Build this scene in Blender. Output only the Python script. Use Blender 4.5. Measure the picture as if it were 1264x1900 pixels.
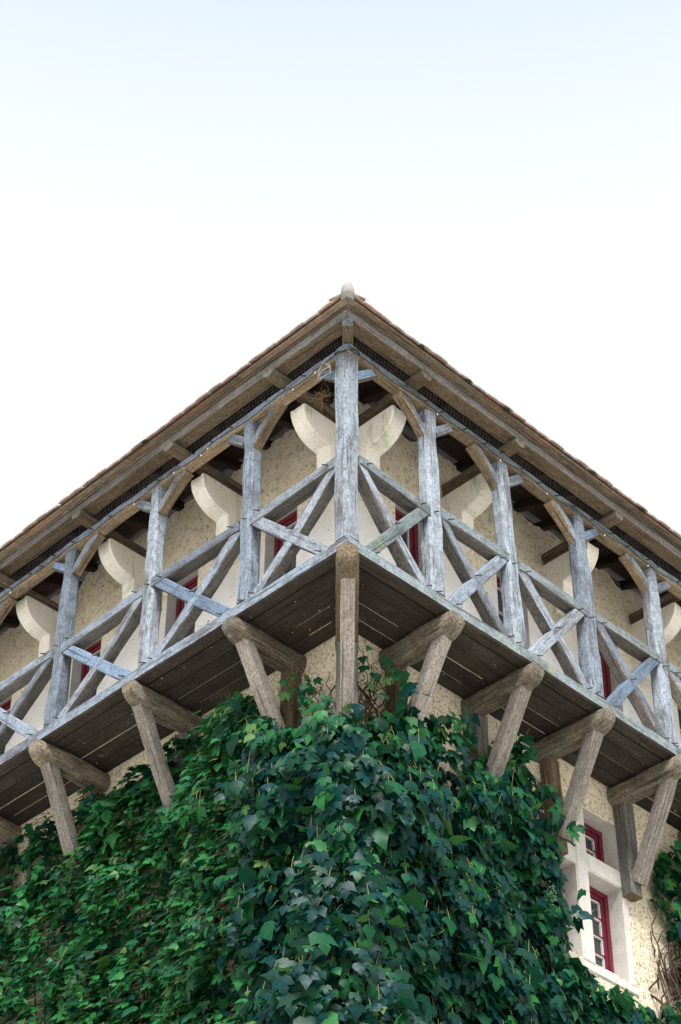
import bpy, bmesh, math, random
import numpy as np
from mathutils import Vector, Matrix, noise
R = math.radians
for o in list(bpy.data.objects): bpy.data.objects.remove(o)
sc = bpy.context.scene
COL = sc.collection
rnd = random.Random(7)
DECK = 12.08            # height of the balcony floor edge above the ground

# ------------------------------------------------------------------ camera
cd = bpy.data.cameras.new('camera'); cam = bpy.data.objects.new('camera', cd); COL.objects.link(cam)
fw = Vector((0.53670564, 0.54014959, 0.64821715)); rt = Vector((0.70770126, -0.70650639, 0.00276433)); up = Vector((-0.45946272, -0.45726046, 0.76145051))
m = Matrix.Identity(4)
for i in range(3):
    m[i][0] = rt[i]; m[i][1] = up[i]; m[i][2] = -fw[i]
m[0][3], m[1][3], m[2][3] = -8.89247906, -8.87362825, DECK - 10.48015831
cam.matrix_world = m
cd.sensor_fit = 'VERTICAL'; cd.sensor_height = 36; cd.lens = 3907.46/1900*36
cd.clip_start = 0.1; cd.clip_end = 3000
sc.camera = cam

# ------------------------------------------------------------------ world, sun, exposure
SUN_EL, SUN_AZ = R(50), R(225)      # a veiled sun, high behind the photographer
w = bpy.data.worlds.new('World'); sc.world = w; w.use_nodes = True
nt = w.node_tree; bg = nt.nodes['Background']
sky = nt.nodes.new('ShaderNodeTexSky'); sky.sky_type = 'NISHITA'; sky.sun_disc = False
sky.sun_elevation = SUN_EL; sky.sun_rotation = R(90) - SUN_AZ
sky.air_density = 1.0; sky.dust_density = 2.5; sky.ozone_density = 1.0
# thin high haze over the blue: complete near the horizon, thinning evenly towards the zenith on every side
tc = nt.nodes.new('ShaderNodeTexCoord'); sx = nt.nodes.new('ShaderNodeSeparateXYZ'); mr = nt.nodes.new('ShaderNodeMapRange'); mr.interpolation_type = 'SMOOTHSTEP'
mr.inputs['From Min'].default_value = .69; mr.inputs['From Max'].default_value = .95; mr.inputs['To Min'].default_value = 1.0; mr.inputs['To Max'].default_value = .05
mxw = nt.nodes.new('ShaderNodeMix'); mxw.data_type = 'RGBA'; VEIL = 2.1; mxw.inputs[7].default_value = (VEIL*.985, VEIL, VEIL*1.03, 1)
nt.links.new(tc.outputs['Generated'], sx.inputs[0]); nt.links.new(sx.outputs[2], mr.inputs[0]); nt.links.new(mr.outputs[0], mxw.inputs[0])
nt.links.new(sky.outputs[0], mxw.inputs[6]); nt.links.new(mxw.outputs[2], bg.inputs[0])
bg.inputs[1].default_value = 0.084
sl = bpy.data.lights.new("sun", "SUN"); sl.energy = 1.15; sl.angle = R(25); sl.color = (1, .975, .94)
so = bpy.data.objects.new('sun', sl); COL.objects.link(so); so.location = (20, 20, 30)
sd = Vector((math.cos(SUN_EL)*math.cos(SUN_AZ), math.cos(SUN_EL)*math.sin(SUN_AZ), math.sin(SUN_EL)))
so.rotation_euler = (-sd).to_track_quat('-Z', 'Y').to_euler()
sc.view_settings.view_transform = 'Standard'; sc.view_settings.look = 'None'
sc.view_settings.exposure = 2.62; sc.view_settings.gamma = 1; sc.view_settings.use_curve_mapping = False

# ------------------------------------------------------------------ materials
class M:
    def __init__(s, name, rough=.8, spec=.3):
        s.m = bpy.data.materials.new(name); s.m.use_nodes = True; s.nt = s.m.node_tree; s.n = s.nt.nodes
        s.b = s.n['Principled BSDF']; s.b.inputs['Roughness'].default_value = rough
        s.b.inputs['Specular IOR Level'].default_value = spec
    def add(s, t, **k):
        n = s.n.new(t)
        for a, v in k.items(): setattr(n, a, v)
        return n
    def link(s, a, b): s.nt.links.new(a, b)
    def coord(s, scale=(1, 1, 1), out='Object', shift=True):
        tc = s.add('ShaderNodeTexCoord'); mp = s.add('ShaderNodeMapping'); mp.inputs['Scale'].default_value = scale
        if shift:
            oi = s.add('ShaderNodeObjectInfo'); mu = s.add('ShaderNodeMath', operation='MULTIPLY'); mu.inputs[1].default_value = 37.0
            s.link(oi.outputs['Random'], mu.inputs[0]); s.link(mu.outputs[0], mp.inputs['Location'])
        s.link(tc.outputs[out], mp.inputs['Vector']); return mp.outputs[0]
    def noise(s, vec, scale, detail=5, rough=.6, lac=2.0):
        n = s.add('ShaderNodeTexNoise'); n.inputs['Scale'].default_value = scale; n.inputs['Detail'].default_value = detail
        n.inputs['Roughness'].default_value = rough; s.link(vec, n.inputs['Vector']); return n.outputs['Fac']
    def ramp(s, fac, stops):
        r = s.add('ShaderNodeValToRGB'); cr = r.color_ramp
        while len(cr.elements) < len(stops): cr.elements.new(.5)
        for e, (p, c) in zip(cr.elements, stops):
            e.position = p; e.color = (c if len(c) == 4 else (*c, 1)) if isinstance(c, tuple) else (c, c, c, 1)
        s.link(fac, r.inputs[0]); return r.outputs[0]
    def mix(s, f, a, b, blend='MIX'):
        n = s.add('ShaderNodeMix', data_type='RGBA', blend_type=blend)
        for sock, v in ((n.inputs[0], f), (n.inputs[6], a), (n.inputs[7], b)):
            if isinstance(v, (int, float)): sock.default_value = v
            elif isinstance(v, tuple): sock.default_value = (*v, 1)
            else: s.link(v, sock)
        return n.outputs[2]
    def bump(s, h, strength=.5, dist=.01, prev=None):
        b = s.add('ShaderNodeBump'); b.inputs['Strength'].default_value = strength; b.inputs['Distance'].default_value = dist
        s.link(h, b.inputs['Height'])
        if prev: s.link(prev, b.inputs['Normal'])
        return b.outputs[0]
    def out(s, col, nrm=None):
        if isinstance(col, tuple): s.b.inputs['Base Color'].default_value = (*col, 1)
        else: s.link(col, s.b.inputs['Base Color'])
        if nrm: s.link(nrm, s.b.inputs['Normal'])
        return s.m

def wood(name, base, alt, dark, paint=None, paint_amt=.5, stain=None, rough=.85, lich=0):
    k = M(name, rough, .25)
    g = k.coord((1.6, 22, 22)); fine = k.noise(g, 2.2, 8, .72)
    blot = k.noise(k.coord((1.2, 3, 3)), 2.4, 5, .6)
    c = k.mix(k.ramp(fine, [(.33, 0.0), (.62, 1.0)]), alt, base)
    if stain: c = k.mix(k.ramp(blot, [(.5, 0.0), (.68, .85)]), c, stain)
    if paint:
        fl = k.noise(k.coord((2.5, 13, 13)), 3.0, 9, .75)
        bl = k.noise(k.coord((.9, 2.5, 2.5)), 1.7, 3, .5)
        ad = k.add('ShaderNodeMath', operation='ADD'); k.link(fl, ad.inputs[0]); k.link(bl, ad.inputs[1])
        t = 1.06 - .16*paint_amt*2 + .08
        c = k.mix(k.ramp(ad.outputs[0], [(max(0, (t-.05))/1.0*.93, 0.0), (min(1, t*.93+.04), .92)]), c, paint)
    # long drying cracks
    cr = k.noise(k.coord((.9, 30, 30)), 1.6, 3, .5)
    crk = k.ramp(cr, [(.33, 0.25), (.40, 1.0)])
    c = k.mix(crk, dark, c)
    mot = k.noise(k.coord((1, 1.6, 1.6)), 38, 6, .8)
    c = k.mix(k.ramp(mot, [(.40, .62), (.54, 0.0)]), c, dark if not paint else alt)
    mo2 = k.noise(k.coord((1, 1, 1)), 11, 5, .7)
    c = k.mix(k.ramp(mo2, [(.36, .45), (.52, 0.0)]), c, tuple(x*.55 for x in alt))
    # fine specks of dirt and lichen
    sp = k.noise(k.coord((1, 1, 1)), 70, 3, .6)
    c = k.mix(k.ramp(sp, [(.34, .7), (.42, 0.0)]), c, dark)
    pt = k.noise(k.coord((1.1, 5, 5)), 2.2, 6, .72)
    c = k.mix(k.ramp(pt, [(.53, 0.0), (.66, .62)]), c, tuple(x*.8+dark[0]*.5 for x in alt))
    oi = k.add('ShaderNodeObjectInfo'); vr = k.add('ShaderNodeMapRange'); vr.inputs['To Min'].default_value = .72; vr.inputs['To Max'].default_value = 1.22; k.link(oi.outputs['Random'], vr.inputs[0])
    hs = k.add('ShaderNodeHueSaturation'); k.link(vr.outputs[0], hs.inputs['Value']); k.link(c, hs.inputs['Color']); c = hs.outputs[0]
    if lich: c = k.mix(k.ramp(k.noise(k.coord((2, 2, 2)), 3.0, 5, .7), [(.56, 0.0), (.72, lich)]), c, (.30, .31, .12))
    n = k.bump(fine, .7, .008); n = k.bump(mot, .5, .006, n); n = k.bump(crk, .6, .008, n)
    return k.out(c, n)

GREY = wood('weathered_blue_grey_timber', (0.151, 0.167, 0.190), (0.064, 0.072, 0.085), (0.022, 0.023, 0.024), paint=(0.218, 0.268, 0.332), paint_amt=.55, stain=(0.129, 0.117, 0.107))
PALE = wood('pale_flaking_timber', (0.188, 0.202, 0.218), (0.079, 0.085, 0.095), (0.022, 0.022, 0.022), paint=(0.271, 0.315, 0.368), paint_amt=.6, stain=(0.151, 0.137, 0.118))
BLUE = wood('blue_painted_timber', (0.155, 0.189, 0.231), (0.091, 0.115, 0.146), (0.021, 0.022, 0.031), paint=(0.176, 0.255, 0.369), paint_amt=.75)
GREEN = wood('grey_timber_with_lichen', (0.151, 0.171, 0.174), (0.067, 0.078, 0.075), (0.022, 0.025, 0.022), paint=(0.211, 0.260, 0.285), paint_amt=.5, stain=(0.181, 0.187, 0.143), lich=.5)
TAN = wood('tan_bare_timber', (0.381, 0.292, 0.183), (0.211, 0.151, 0.092), (0.053, 0.037, 0.024), stain=(0.137, 0.108, 0.086))
BROWN = wood('brown_bare_timber', (.23, .165, .105), (.11, .078, .05), (.025, .018, .013), stain=(.16, .15, .10))
DARKW = wood('dark_stained_board', (0.059, 0.046, 0.035), (0.034, 0.026, 0.022), (0.011, 0.009, 0.007), stain=(0.078, 0.065, 0.053))
RUST = wood('dark_red_brown_rafter', (.055, .028, .022), (.03, .017, .014), (.01, .008, .008))
LOG = wood('rough_brown_log', (0.328, 0.281, 0.205), (0.106, 0.086, 0.065), (0.021, 0.017, 0.013), stain=(0.179, 0.173, 0.161))
STRUT = wood('dry_grey_brown_strut', (0.423, 0.384, 0.340), (0.265, 0.233, 0.205), (0.063, 0.054, 0.045), stain=(0.307, 0.298, 0.280))
PURL = wood('pale_weathered_purlin', (.36, .36, .37), (.20, .195, .19), (.04, .035, .03), stain=(.24, .20, .17))
EAVE = wood('red_brown_eave_board', (0.339, 0.270, 0.199), (0.158, 0.130, 0.097), (0.053, 0.037, 0.024), stain=(0.381, 0.216, 0.129))
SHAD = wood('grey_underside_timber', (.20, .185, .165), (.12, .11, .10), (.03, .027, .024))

def plaster():
    k = M('cream_roughcast', .92, .2)
    v = k.coord(out='Object', shift=False)
    big = k.noise(v, .9, 5, .6); mid = k.noise(v, 7, 5, .65); fine = k.noise(v, 30, 6, .78)
    vo = k.add('ShaderNodeTexVoronoi'); vo.inputs['Scale'].default_value = 34; k.link(v, vo.inputs['Vector'])
    c = k.mix(k.ramp(mid, [(.35, 0.0), (.65, 1.0)]), (.82, .71, .51), (.90, .82, .65))
    c = k.mix(k.ramp(big, [(.45, 0.0), (.7, .5)]), c, (.70, .61, .44))
    c = k.mix(k.ramp(fine, [(.39, .8), (.475, 0.0)]), c, (.27, .22, .15))
    # brighter light low on the gallery wall, painted in as a whiter band
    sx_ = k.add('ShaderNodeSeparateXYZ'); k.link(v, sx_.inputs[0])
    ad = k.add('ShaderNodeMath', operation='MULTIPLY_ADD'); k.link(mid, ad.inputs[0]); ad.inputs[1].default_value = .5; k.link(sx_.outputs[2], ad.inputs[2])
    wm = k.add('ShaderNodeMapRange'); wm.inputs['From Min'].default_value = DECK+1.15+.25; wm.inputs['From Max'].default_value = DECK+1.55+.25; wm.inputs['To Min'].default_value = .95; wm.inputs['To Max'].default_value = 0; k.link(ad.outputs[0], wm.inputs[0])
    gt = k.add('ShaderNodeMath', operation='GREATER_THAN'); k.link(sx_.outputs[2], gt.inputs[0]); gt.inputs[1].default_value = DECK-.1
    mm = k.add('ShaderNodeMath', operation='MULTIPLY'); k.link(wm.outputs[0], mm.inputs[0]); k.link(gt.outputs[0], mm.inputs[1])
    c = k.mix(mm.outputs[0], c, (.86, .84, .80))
    sp2 = k.ramp(k.noise(v, 40, 4, .62), [(.39, .8), (.45, 0.0)])
    inv = k.add('ShaderNodeMath', operation='SUBTRACT'); inv.inputs[0].default_value = 1; k.link(gt.outputs[0], inv.inputs[1])
    m3 = k.add('ShaderNodeMath', operation='MULTIPLY'); k.link(inv.outputs[0], m3.inputs[0]); k.link(sp2, m3.inputs[1])
    c = k.mix(m3.outputs[0], c, (.20, .165, .115))
    # hairline cracks and soft damp stains
    wv = k.add('ShaderNodeTexVoronoi', feature='DISTANCE_TO_EDGE'); wv.inputs['Scale'].default_value = .9
    dis = k.add('ShaderNodeVectorMath', operation='MULTIPLY_ADD'); nz_ = k.add('ShaderNodeTexNoise'); nz_.inputs['Scale'].default_value = 3.5; nz_.inputs['Detail'].default_value = 5; k.link(v, nz_.inputs['Vector'])
    k.link(nz_.outputs['Color'], dis.inputs[0]); dis.inputs[1].default_value = (.45, .45, .45); k.link(v, dis.inputs[2]); k.link(dis.outputs[0], wv.inputs['Vector'])
    ck = k.add('ShaderNodeMath', operation='MULTIPLY'); k.link(k.ramp(wv.outputs['Distance'], [(.0, .75), (.006, 0.0)]), ck.inputs[0]); k.link(k.ramp(k.noise(v, 1.3, 2, .5), [(.50, 0.0), (.56, 1.0)]), ck.inputs[1])
    c = k.mix(ck.outputs[0], c, (.16, .13, .10))
    c = k.mix(k.ramp(k.noise(v, 2.1, 6, .7), [(.52, 0.0), (.72, .45)]), c, (.58, .48, .31))
    pit = k.noise(v, 17, 3, .5)
    c = k.mix(k.ramp(pit, [(.30, .7), (.325, 0.0)]), c, (.14, .115, .085))
    n = k.bump(fine, 1.0, .016); n = k.bump(vo.outputs['Distance'], .35, .012, n); n = k.bump(mid, .5, .02, n)
    return k.out(c, n)
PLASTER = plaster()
def stone(name, a, b, green=.0, sc_=6):
    k = M(name, .9, .2); v = k.coord((1, 1, 1))
    mid = k.noise(v, sc_, 5, .6); fine = k.noise(v, 55, 5, .7)
    c = k.mix(k.ramp(mid, [(.35, 0.0), (.65, 1.0)]), a, b)
    c = k.mix(k.ramp(fine, [(.33, .8), (.42, 0.0)]), c, (.22, .2, .17))
    if green:
        st = k.noise(k.coord((9, 2.0, 2.0)), 1.2, 5, .6)
        c = k.mix(k.ramp(st, [(.56, 0.0), (.72, green)]), c, (.24, .25, .08))
    n = k.bump(fine, .35, .004); n = k.bump(mid, .3, .01, n)
    return k.out(c, n)
CORB = stone('cream_corbel_stone', (.80, .75, .64), (.86, .83, .76), .7)
CUT = stone('pale_cut_stone', (.50, .485, .45), (.62, .60, .56), 0, 9)
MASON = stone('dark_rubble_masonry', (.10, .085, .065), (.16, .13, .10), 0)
def simple(name, c, rough=.6, spec=.4, var=.25, sc_=20):
    k = M(name, rough, spec); v = k.coord((1, 1, 1)); f = k.noise(v, sc_, 4, .6)
    d = tuple(x*(1-var) for x in c); e = tuple(min(1, x*(1+var)) for x in c)
    return k.out(k.mix(k.ramp(f, [(.3, 0.0), (.7, 1.0)]), d, e), k.bump(f, .2, .003))
RED = simple('crimson_window_paint', (.13, .008, .022), .45, .5)
PUTTY = simple('grey_white_putty', (.62, .62, .60), .7, .3, .1)
IRON = simple('dark_iron', (.03, .027, .025), .6, .4)
CABLE = simple('black_cable', (.012, .012, .014), .5, .4)
BULB = simple('small_white_bulb', (.80, .80, .76), .25, .5, .05)
CORD = simple('off_white_cord', (.40, .37, .30), .9, .1)
TWIG = simple('dry_brown_twig', (.16, .105, .06), .9, .1, .5, 60)
STEM = simple('brown_vine_stem', (.065, .047, .035), .9, .15, .5, 40)
PETI = simple('pale_green_leaf_stalk', (.22, .20, .07), .6, .3)
LEAFO = simple('dry_orange_leaf', (.42, .13, .03), .7, .2, .5, 60)
HIPC = simple('grey_cement_hip', (.30, .29, .275), .9, .2, .3, 14)
WIRE = simple('grey_wire_mesh', (.08, .09, .10), .5, .5)
JOINT = simple('pale_joint_strip', (.34, .30, .23), .95, .1, .4, 30)
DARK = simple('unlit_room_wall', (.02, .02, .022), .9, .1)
def tilemat():
    k = M('clay_tile', .85, .25)
    oi = k.add('ShaderNodeObjectInfo'); v = k.coord((1, 1, 1)); f = k.noise(v, 18, 5, .65)
    base = k.ramp(oi.outputs['Random'], [(0, (.36, .24, .19)), (.35, (.42, .29, .23)), (.6, (.27, .20, .165)), (.85, (.40, .31, .26)), (1, (.24, .20, .17))])
    c = k.mix(k.ramp(f, [(.35, .7), (.6, 0.0)]), base, (.16, .12, .08))
    return k.out(c, k.bump(f, .4, .004))
TILE = tilemat()
def glass():
    k = M('window_glass', .06, .6); k.b.inputs['Base Color'].default_value = (.035, .045, .05, 1); return k.m
GLASS = glass()
def leafmat(name, top, under, rough=.36):
    k = M(name, rough+.06, .15); geo = k.add('ShaderNodeNewGeometry')
    v = k.coord((1, 1, 1), shift=False); f = k.noise(v, 26, 3, .6)
    t2 = tuple(x*.62 for x in top)
    c = k.mix(k.ramp(f, [(.3, 0.0), (.7, 1.0)]), t2, top)
    c = k.mix(geo.outputs['Backfacing'], c, under)
    k.link(c, k.b.inputs['Base Color'])
    k.link(k.bump(f, .25, .006), k.b.inputs['Normal'])
    tr = k.add('ShaderNodeBsdfTranslucent'); k.link(k.mix(.0, under, under), tr.inputs[0])
    mx = k.add('ShaderNodeMixShader'); mx.inputs[0].default_value = .10
    k.link(k.b.outputs[0], mx.inputs[1]); k.link(tr.outputs[0], mx.inputs[2])
    k.link(mx.outputs[0], k.n['Material Output'].inputs[0]); return k.m
LEAVES = [leafmat('deep_green_leaf', (0.003, 0.040, 0.022), (0.012, 0.075, 0.027)),
          leafmat('blue_green_leaf', (0.002, 0.037, 0.035), (0.009, 0.069, 0.038), .33),
          leafmat('mid_green_leaf', (0.007, 0.077, 0.029), (0.025, 0.114, 0.037)),
          leafmat('fresh_green_leaf', (0.018, 0.132, 0.031), (0.050, 0.176, 0.038)),
          leafmat('yellow_green_leaf', (0.071, 0.158, 0.041), (0.109, 0.202, 0.064), .45)]

# ------------------------------------------------------------------ helpers
WM = {}
def P(face, u, n, h):
    "a point on the house: face L/R, u metres along it from the corner, n out of the post line, h above the floor edge"
    # the old roof has settled a little away from the corner
    h -= (.020 if face == 'L' else .009)*max(0, u-1)*min(1, max(0, (h-1.6)/.4))
    return Vector((-n, u, DECK+h)) if face == 'L' else Vector((u, -n, DECK+h))
def D(face, u, n, h):
    return Vector((-n, u, h)) if face == 'L' else Vector((u, -n, h))
def link(name, data, mat=None, parent=None, W=None):
    o = bpy.data.objects.new(name, data); COL.objects.link(o)
    W = W or Matrix.Identity(4); WM[o] = W
    if parent is not None:
        o.parent = parent; o.matrix_local = WM[parent].inverted() @ W if parent in WM else W
    else: o.matrix_world = W
    if mat is not None and not data.materials:
        for q in (mat if isinstance(mat, (list, tuple)) else [mat]): data.materials.append(q)
    return o
def tag(o, label=None, cat=None, group=None, kind=None):
    for k_, v in (('label', label), ('category', cat), ('group', group), ('kind', kind)):
        if v: o[k_] = v
    return o
def empty(name, loc, label, cat, group=None):
    o = bpy.data.objects.new(name, None); COL.objects.link(o); o.location = loc; o.empty_display_size = .2
    WM[o] = Matrix.Translation(loc); return tag(o, label, cat, group)
def frame(p0, x, z):
    x = x.normalized(); z = (z - x*z.dot(x)).normalized(); y = z.cross(x)
    m_ = Matrix.Identity(4)
    for i in range(3): m_[i][0] = x[i]; m_[i][1] = y[i]; m_[i][2] = z[i]; m_[i][3] = p0[i]
    return m_
def loft(rings, W, name, mats, parent, under=False, smooth=False):
    "closed rings of local points joined into a solid"
    bm = bmesh.new(); vs = [[bm.verts.new(p) for p in r] for r in rings]; n = len(rings[0])
    for a, b in zip(vs, vs[1:]):
        for i in range(n): bm.faces.new((a[i], a[(i+1) % n], b[(i+1) % n], b[i]))
    bm.faces.new(vs[0]); bm.faces.new(list(reversed(vs[-1])))
    bmesh.ops.recalc_face_normals(bm, faces=bm.faces)
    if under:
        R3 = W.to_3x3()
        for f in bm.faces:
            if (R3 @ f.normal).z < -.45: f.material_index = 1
    me = bpy.data.meshes.new(name); bm.to_mesh(me); bm.free()
    if smooth: me.shade_smooth()
    return link(name, me, mats, parent, W)
seedn = [0]
def beam(name, p0, p1, w, d, out, mats, parent, ch=.18, rough=.006, bow=0, bowz=0, seg=None, taper=(1, 1), under=None, miter=None):
    "a hewn timber from p0 to p1; w across, d along 'out'; chamfered edges, uneven faces"
    p0, p1 = Vector(p0), Vector(p1); L = (p1-p0).length; W = frame(p0, p1-p0, Vector(out))
    seg = seg or max(3, int(L/.16)); seedn[0] += 1; sd_ = seedn[0]*7.31; c = ch*min(w, d)
    rings = []
    for i in range(seg+1):
        t = i/seg; x = t*L; s = taper[0]+(taper[1]-taper[0])*t
        cy = bow*math.sin(math.pi*t) + rough*1.2*noise.noise(Vector((x*1.7, sd_, 0))); cz = bowz*math.sin(math.pi*t)+rough*.6*noise.noise(Vector((x*1.7, sd_, 9)))
        W2, D2 = w/2*s, d/2*s
        pts = [(W2, D2-c), (W2-c, D2), (-W2+c, D2), (-W2, D2-c), (-W2, -D2+c), (-W2+c, -D2), (W2-c, -D2), (W2, -D2+c)]
        r = []
        for k_, (y, z) in enumerate(pts):
            q = 1+rough/max(w, .05)*1.6*noise.noise(Vector((x*3.1, k_*1.3, sd_)))
            xx = x
            if miter and i in (0, seg): xx = x + (miter[0] if i == 0 else miter[1])*(z+cz)
            r.append(Vector((xx, y*q+cy, z*q+cz)))
        rings.append(r)
    mt = mats if isinstance(mats, (list, tuple)) else [mats]
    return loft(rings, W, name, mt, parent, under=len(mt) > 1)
def box(name, c0, c1, mat, parent=None, W=None, bev=0, jit=0):
    bm = bmesh.new(); bmesh.ops.create_cube(bm, size=1)
    a, b = Vector(c0), Vector(c1)
    for v in bm.verts:
        v.co = Vector((a[i]+(b[i]-a[i])*(v.co[i]+.5) for i in range(3)))
        if jit: v.co += Vector((rnd.uniform(-jit, jit) for _ in range(3)))
    if bev: bmesh.ops.bevel(bm, geom=bm.edges[:], offset=bev, segments=1, affect='EDGES')
    bmesh.ops.recalc_face_normals(bm, faces=bm.faces)
    me = bpy.data.meshes.new(name); bm.to_mesh(me); bm.free()
    return link(name, me, mat, parent, W)
def fbox(name, face, u0, u1, n0, n1, h0, h1, mat, parent, bev=.006, jit=0):
    "a box in house coordinates; its origin is put at its own centre so grain and tint vary"
    c = P(face, (u0+u1)/2, (n0+n1)/2, (h0+h1)/2); a = P(face, u0, n0, h0)-c; b = P(face, u1, n1, h1)-c
    lo = [min(a[i], b[i]) for i in range(3)]; hi = [max(a[i], b[i]) for i in range(3)]
    return box(name, lo, hi, mat, parent, Matrix.Translation(c), bev, jit)
def prism(name, pts, thick, W, mats, parent, bev=0):
    "a polygon in the local x-z plane given thickness along local y"
    bm = bmesh.new(); a = [bm.verts.new((x, -thick/2, z)) for x, z in pts]; b = [bm.verts.new((x, thick/2, z)) for x, z in pts]
    n = len(pts); bm.faces.new(a); bm.faces.new(list(reversed(b)))
    for i in range(n): bm.faces.new((a[i], b[i], b[(i+1) % n], a[(i+1) % n]))
    bmesh.ops.recalc_face_normals(bm, faces=bm.faces)
    if bev: bmesh.ops.bevel(bm, geom=bm.edges[:], offset=bev, segments=2, affect='EDGES')
    me = bpy.data.meshes.new(name); bm.to_mesh(me); bm.free()
    return link(name, me, mats, parent, W)
def tube_verts(pts, r, V, F, ns=5, r1=None):
    base = len(V); n = len(pts)
    for i, p in enumerate(pts):
        t = (pts[min(i+1, n-1)]-pts[max(i-1, 0)])
        if t.length < 1e-6: t = Vector((0, 0, 1))
        t.normalize(); a = t.orthogonal().normalized(); b = t.cross(a)
        rr = r if r1 is None else r+(r1-r)*i/(n-1)
        for k_ in range(ns):
            an = 2*math.pi*k_/ns; V.append(p+a*rr*math.cos(an)+b*rr*math.sin(an))
    for i in range(n-1):
        for k_ in range(ns):
            F.append((base+i*ns+k_, base+i*ns+(k_+1) % ns, base+(i+1)*ns+(k_+1) % ns, base+(i+1)*ns+k_))
def tubes(name, lists, mat, parent=None, W=None, ns=5):
    V, F = [], []
    for pts, r, r1 in lists: tube_verts(pts, r, V, F, ns, r1)
    me = bpy.data.meshes.new(name); me.from_pydata([tuple(v) for v in V], [], F); me.shade_smooth()
    return link(name, me, mat, parent, W)

# ================================================================== GROUND
def ground():
    k = M('pale_gravel', .95, .1); v = k.coord((1, 1, 1), shift=False)
    c = k.mix(k.ramp(k.noise(v, .05, 4, .6), [(.45, 0.0), (.55, 1.0)]), (.60, .58, .53), (.50, .48, .42))
    c = k.mix(k.ramp(k.noise(v, 30, 3, .6), [(.3, .4), (.6, 0.0)]), c, (.30, .27, .22))
    k.out(c, k.bump(k.noise(v, 30, 4, .7), .5, .02))
    bm = bmesh.new(); bmesh.ops.create_grid(bm, x_segments=8, y_segments=8, size=900)
    me = bpy.data.meshes.new('ground'); bm.to_mesh(me); bm.free()
    tag(link('ground', me, k.m), kind='structure')
ground()

# ================================================================== HOUSE
WN = -.75               # wall face behind the post line
LEN = 9.2               # how far each side is built
house = empty('timber_galleried_house', (0.75, 0.75, 0), 'old cream roughcast house corner with a blue-grey timber balcony under a tiled roof', 'house')
UPW = {'L': [(1.37, 1.775), (2.67, 3.09), (4.03, 4.45), (5.4, 5.8)], 'R': [(1.345, 1.755), (2.675, 3.09), (4.0, 4.41), (5.3, 5.7)]}
LOW = [(3.05, 3.50, -.97, -.51), (3.665, 4.11, -.97, -.51), (3.05, 3.50, -2.03, -1.145), (3.665, 4.11, -2.03, -1.145)]
def wall_face(face, holes, depth):
    "front skin of a wall cut round its openings, with reveals, on a thick body"
    us = sorted({-WN, LEN} | {x for h in holes for x in h[:2]} | {-WN+i*.4 for i in range(1, int((LEN+WN)/.4))})
    hs = sorted({-12.08, 2.32} | {x for h in holes for x in h[2:]} | {-11, -9, -7, -5, -4, -3, -2.5, -1.8, -1, 0, .6, 1.2, 2.0})
    bm = bmesh.new(); cache = {}
    def v(u, n, h):
        k_ = (round(u, 4), round(n, 4), round(h, 4))
        if k_ not in cache: cache[k_] = bm.verts.new(P(face, u, n, h))
        return cache[k_]
    for u0, u1 in zip(us, us[1:]):
        for h0, h1 in zip(hs, hs[1:]):
            um, hm = (u0+u1)/2, (h0+h1)/2
            if any(a < um < b and c < hm < d for a, b, c, d in holes): continue
            bm.faces.new((v(u0, WN, h0), v(u1, WN, h0), v(u1, WN, h1), v(u0, WN, h1)))
    for a, b, c, d in holes:
        for (ua, ha), (ub, hb) in (((a, c), (b, c)), ((b, c), (b, d)), ((b, d), (a, d)), ((a, d), (a, c))):
            f = bm.faces.new([bm.verts.new(P(face, *q)) for q in ((ua, WN, ha), (ub, WN, hb), (ub, WN-depth, hb), (ua, WN-depth, ha))]); f.material_index = 1
    # ragged top of the plaster under the rafters
    rr = random.Random(3 if face == 'L' else 5); x = -WN; top = [(x, 2.55)]
    while x < LEN:
        x += rr.uniform(.025, .06); base = 2.555+.05*noise.noise(Vector((x*3, 1, 0)))+.03*noise.noise(Vector((x*11, 4, 0)))
        base -= .30*max(0, noise.noise(Vector((x*2.3, 9 if face == 'L' else 14, 0)))-.12)
        top.append((min(x, LEN), base+rr.uniform(-.012, .012)))
    for (ua, ha), (ub, hb) in zip(top, top[1:]):
        bm.faces.new([bm.verts.new(P(face, *q)) for q in ((ua, WN, 2.32), (ub, WN, 2.32), (ub, WN, hb), (ua, WN, ha))])
        f = bm.faces.new([bm.verts.new(P(face, *q)) for q in ((ua, WN, ha), (ub, WN, hb), (ub, WN-.05, hb), (ua, WN-.05, ha))])
    bmesh.ops.recalc_face_normals(bm, faces=bm.faces)
    me = bpy.data.meshes.new('wall'); bm.to_mesh(me); bm.free()
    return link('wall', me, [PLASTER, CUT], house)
uph = {f: [(a, b, .35, 1.66) for a, b in UPW[f]] for f in 'LR'}
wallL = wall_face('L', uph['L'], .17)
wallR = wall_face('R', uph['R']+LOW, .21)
# body of the walls behind the plaster: dark rooms and rubble heads
for f in 'LR':
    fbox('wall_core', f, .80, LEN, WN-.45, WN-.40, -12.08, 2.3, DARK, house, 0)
    fbox('wall_head', f, .80, LEN, WN-.3, WN-.03, 2.3, 2.62, MASON, house, 0)
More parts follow.
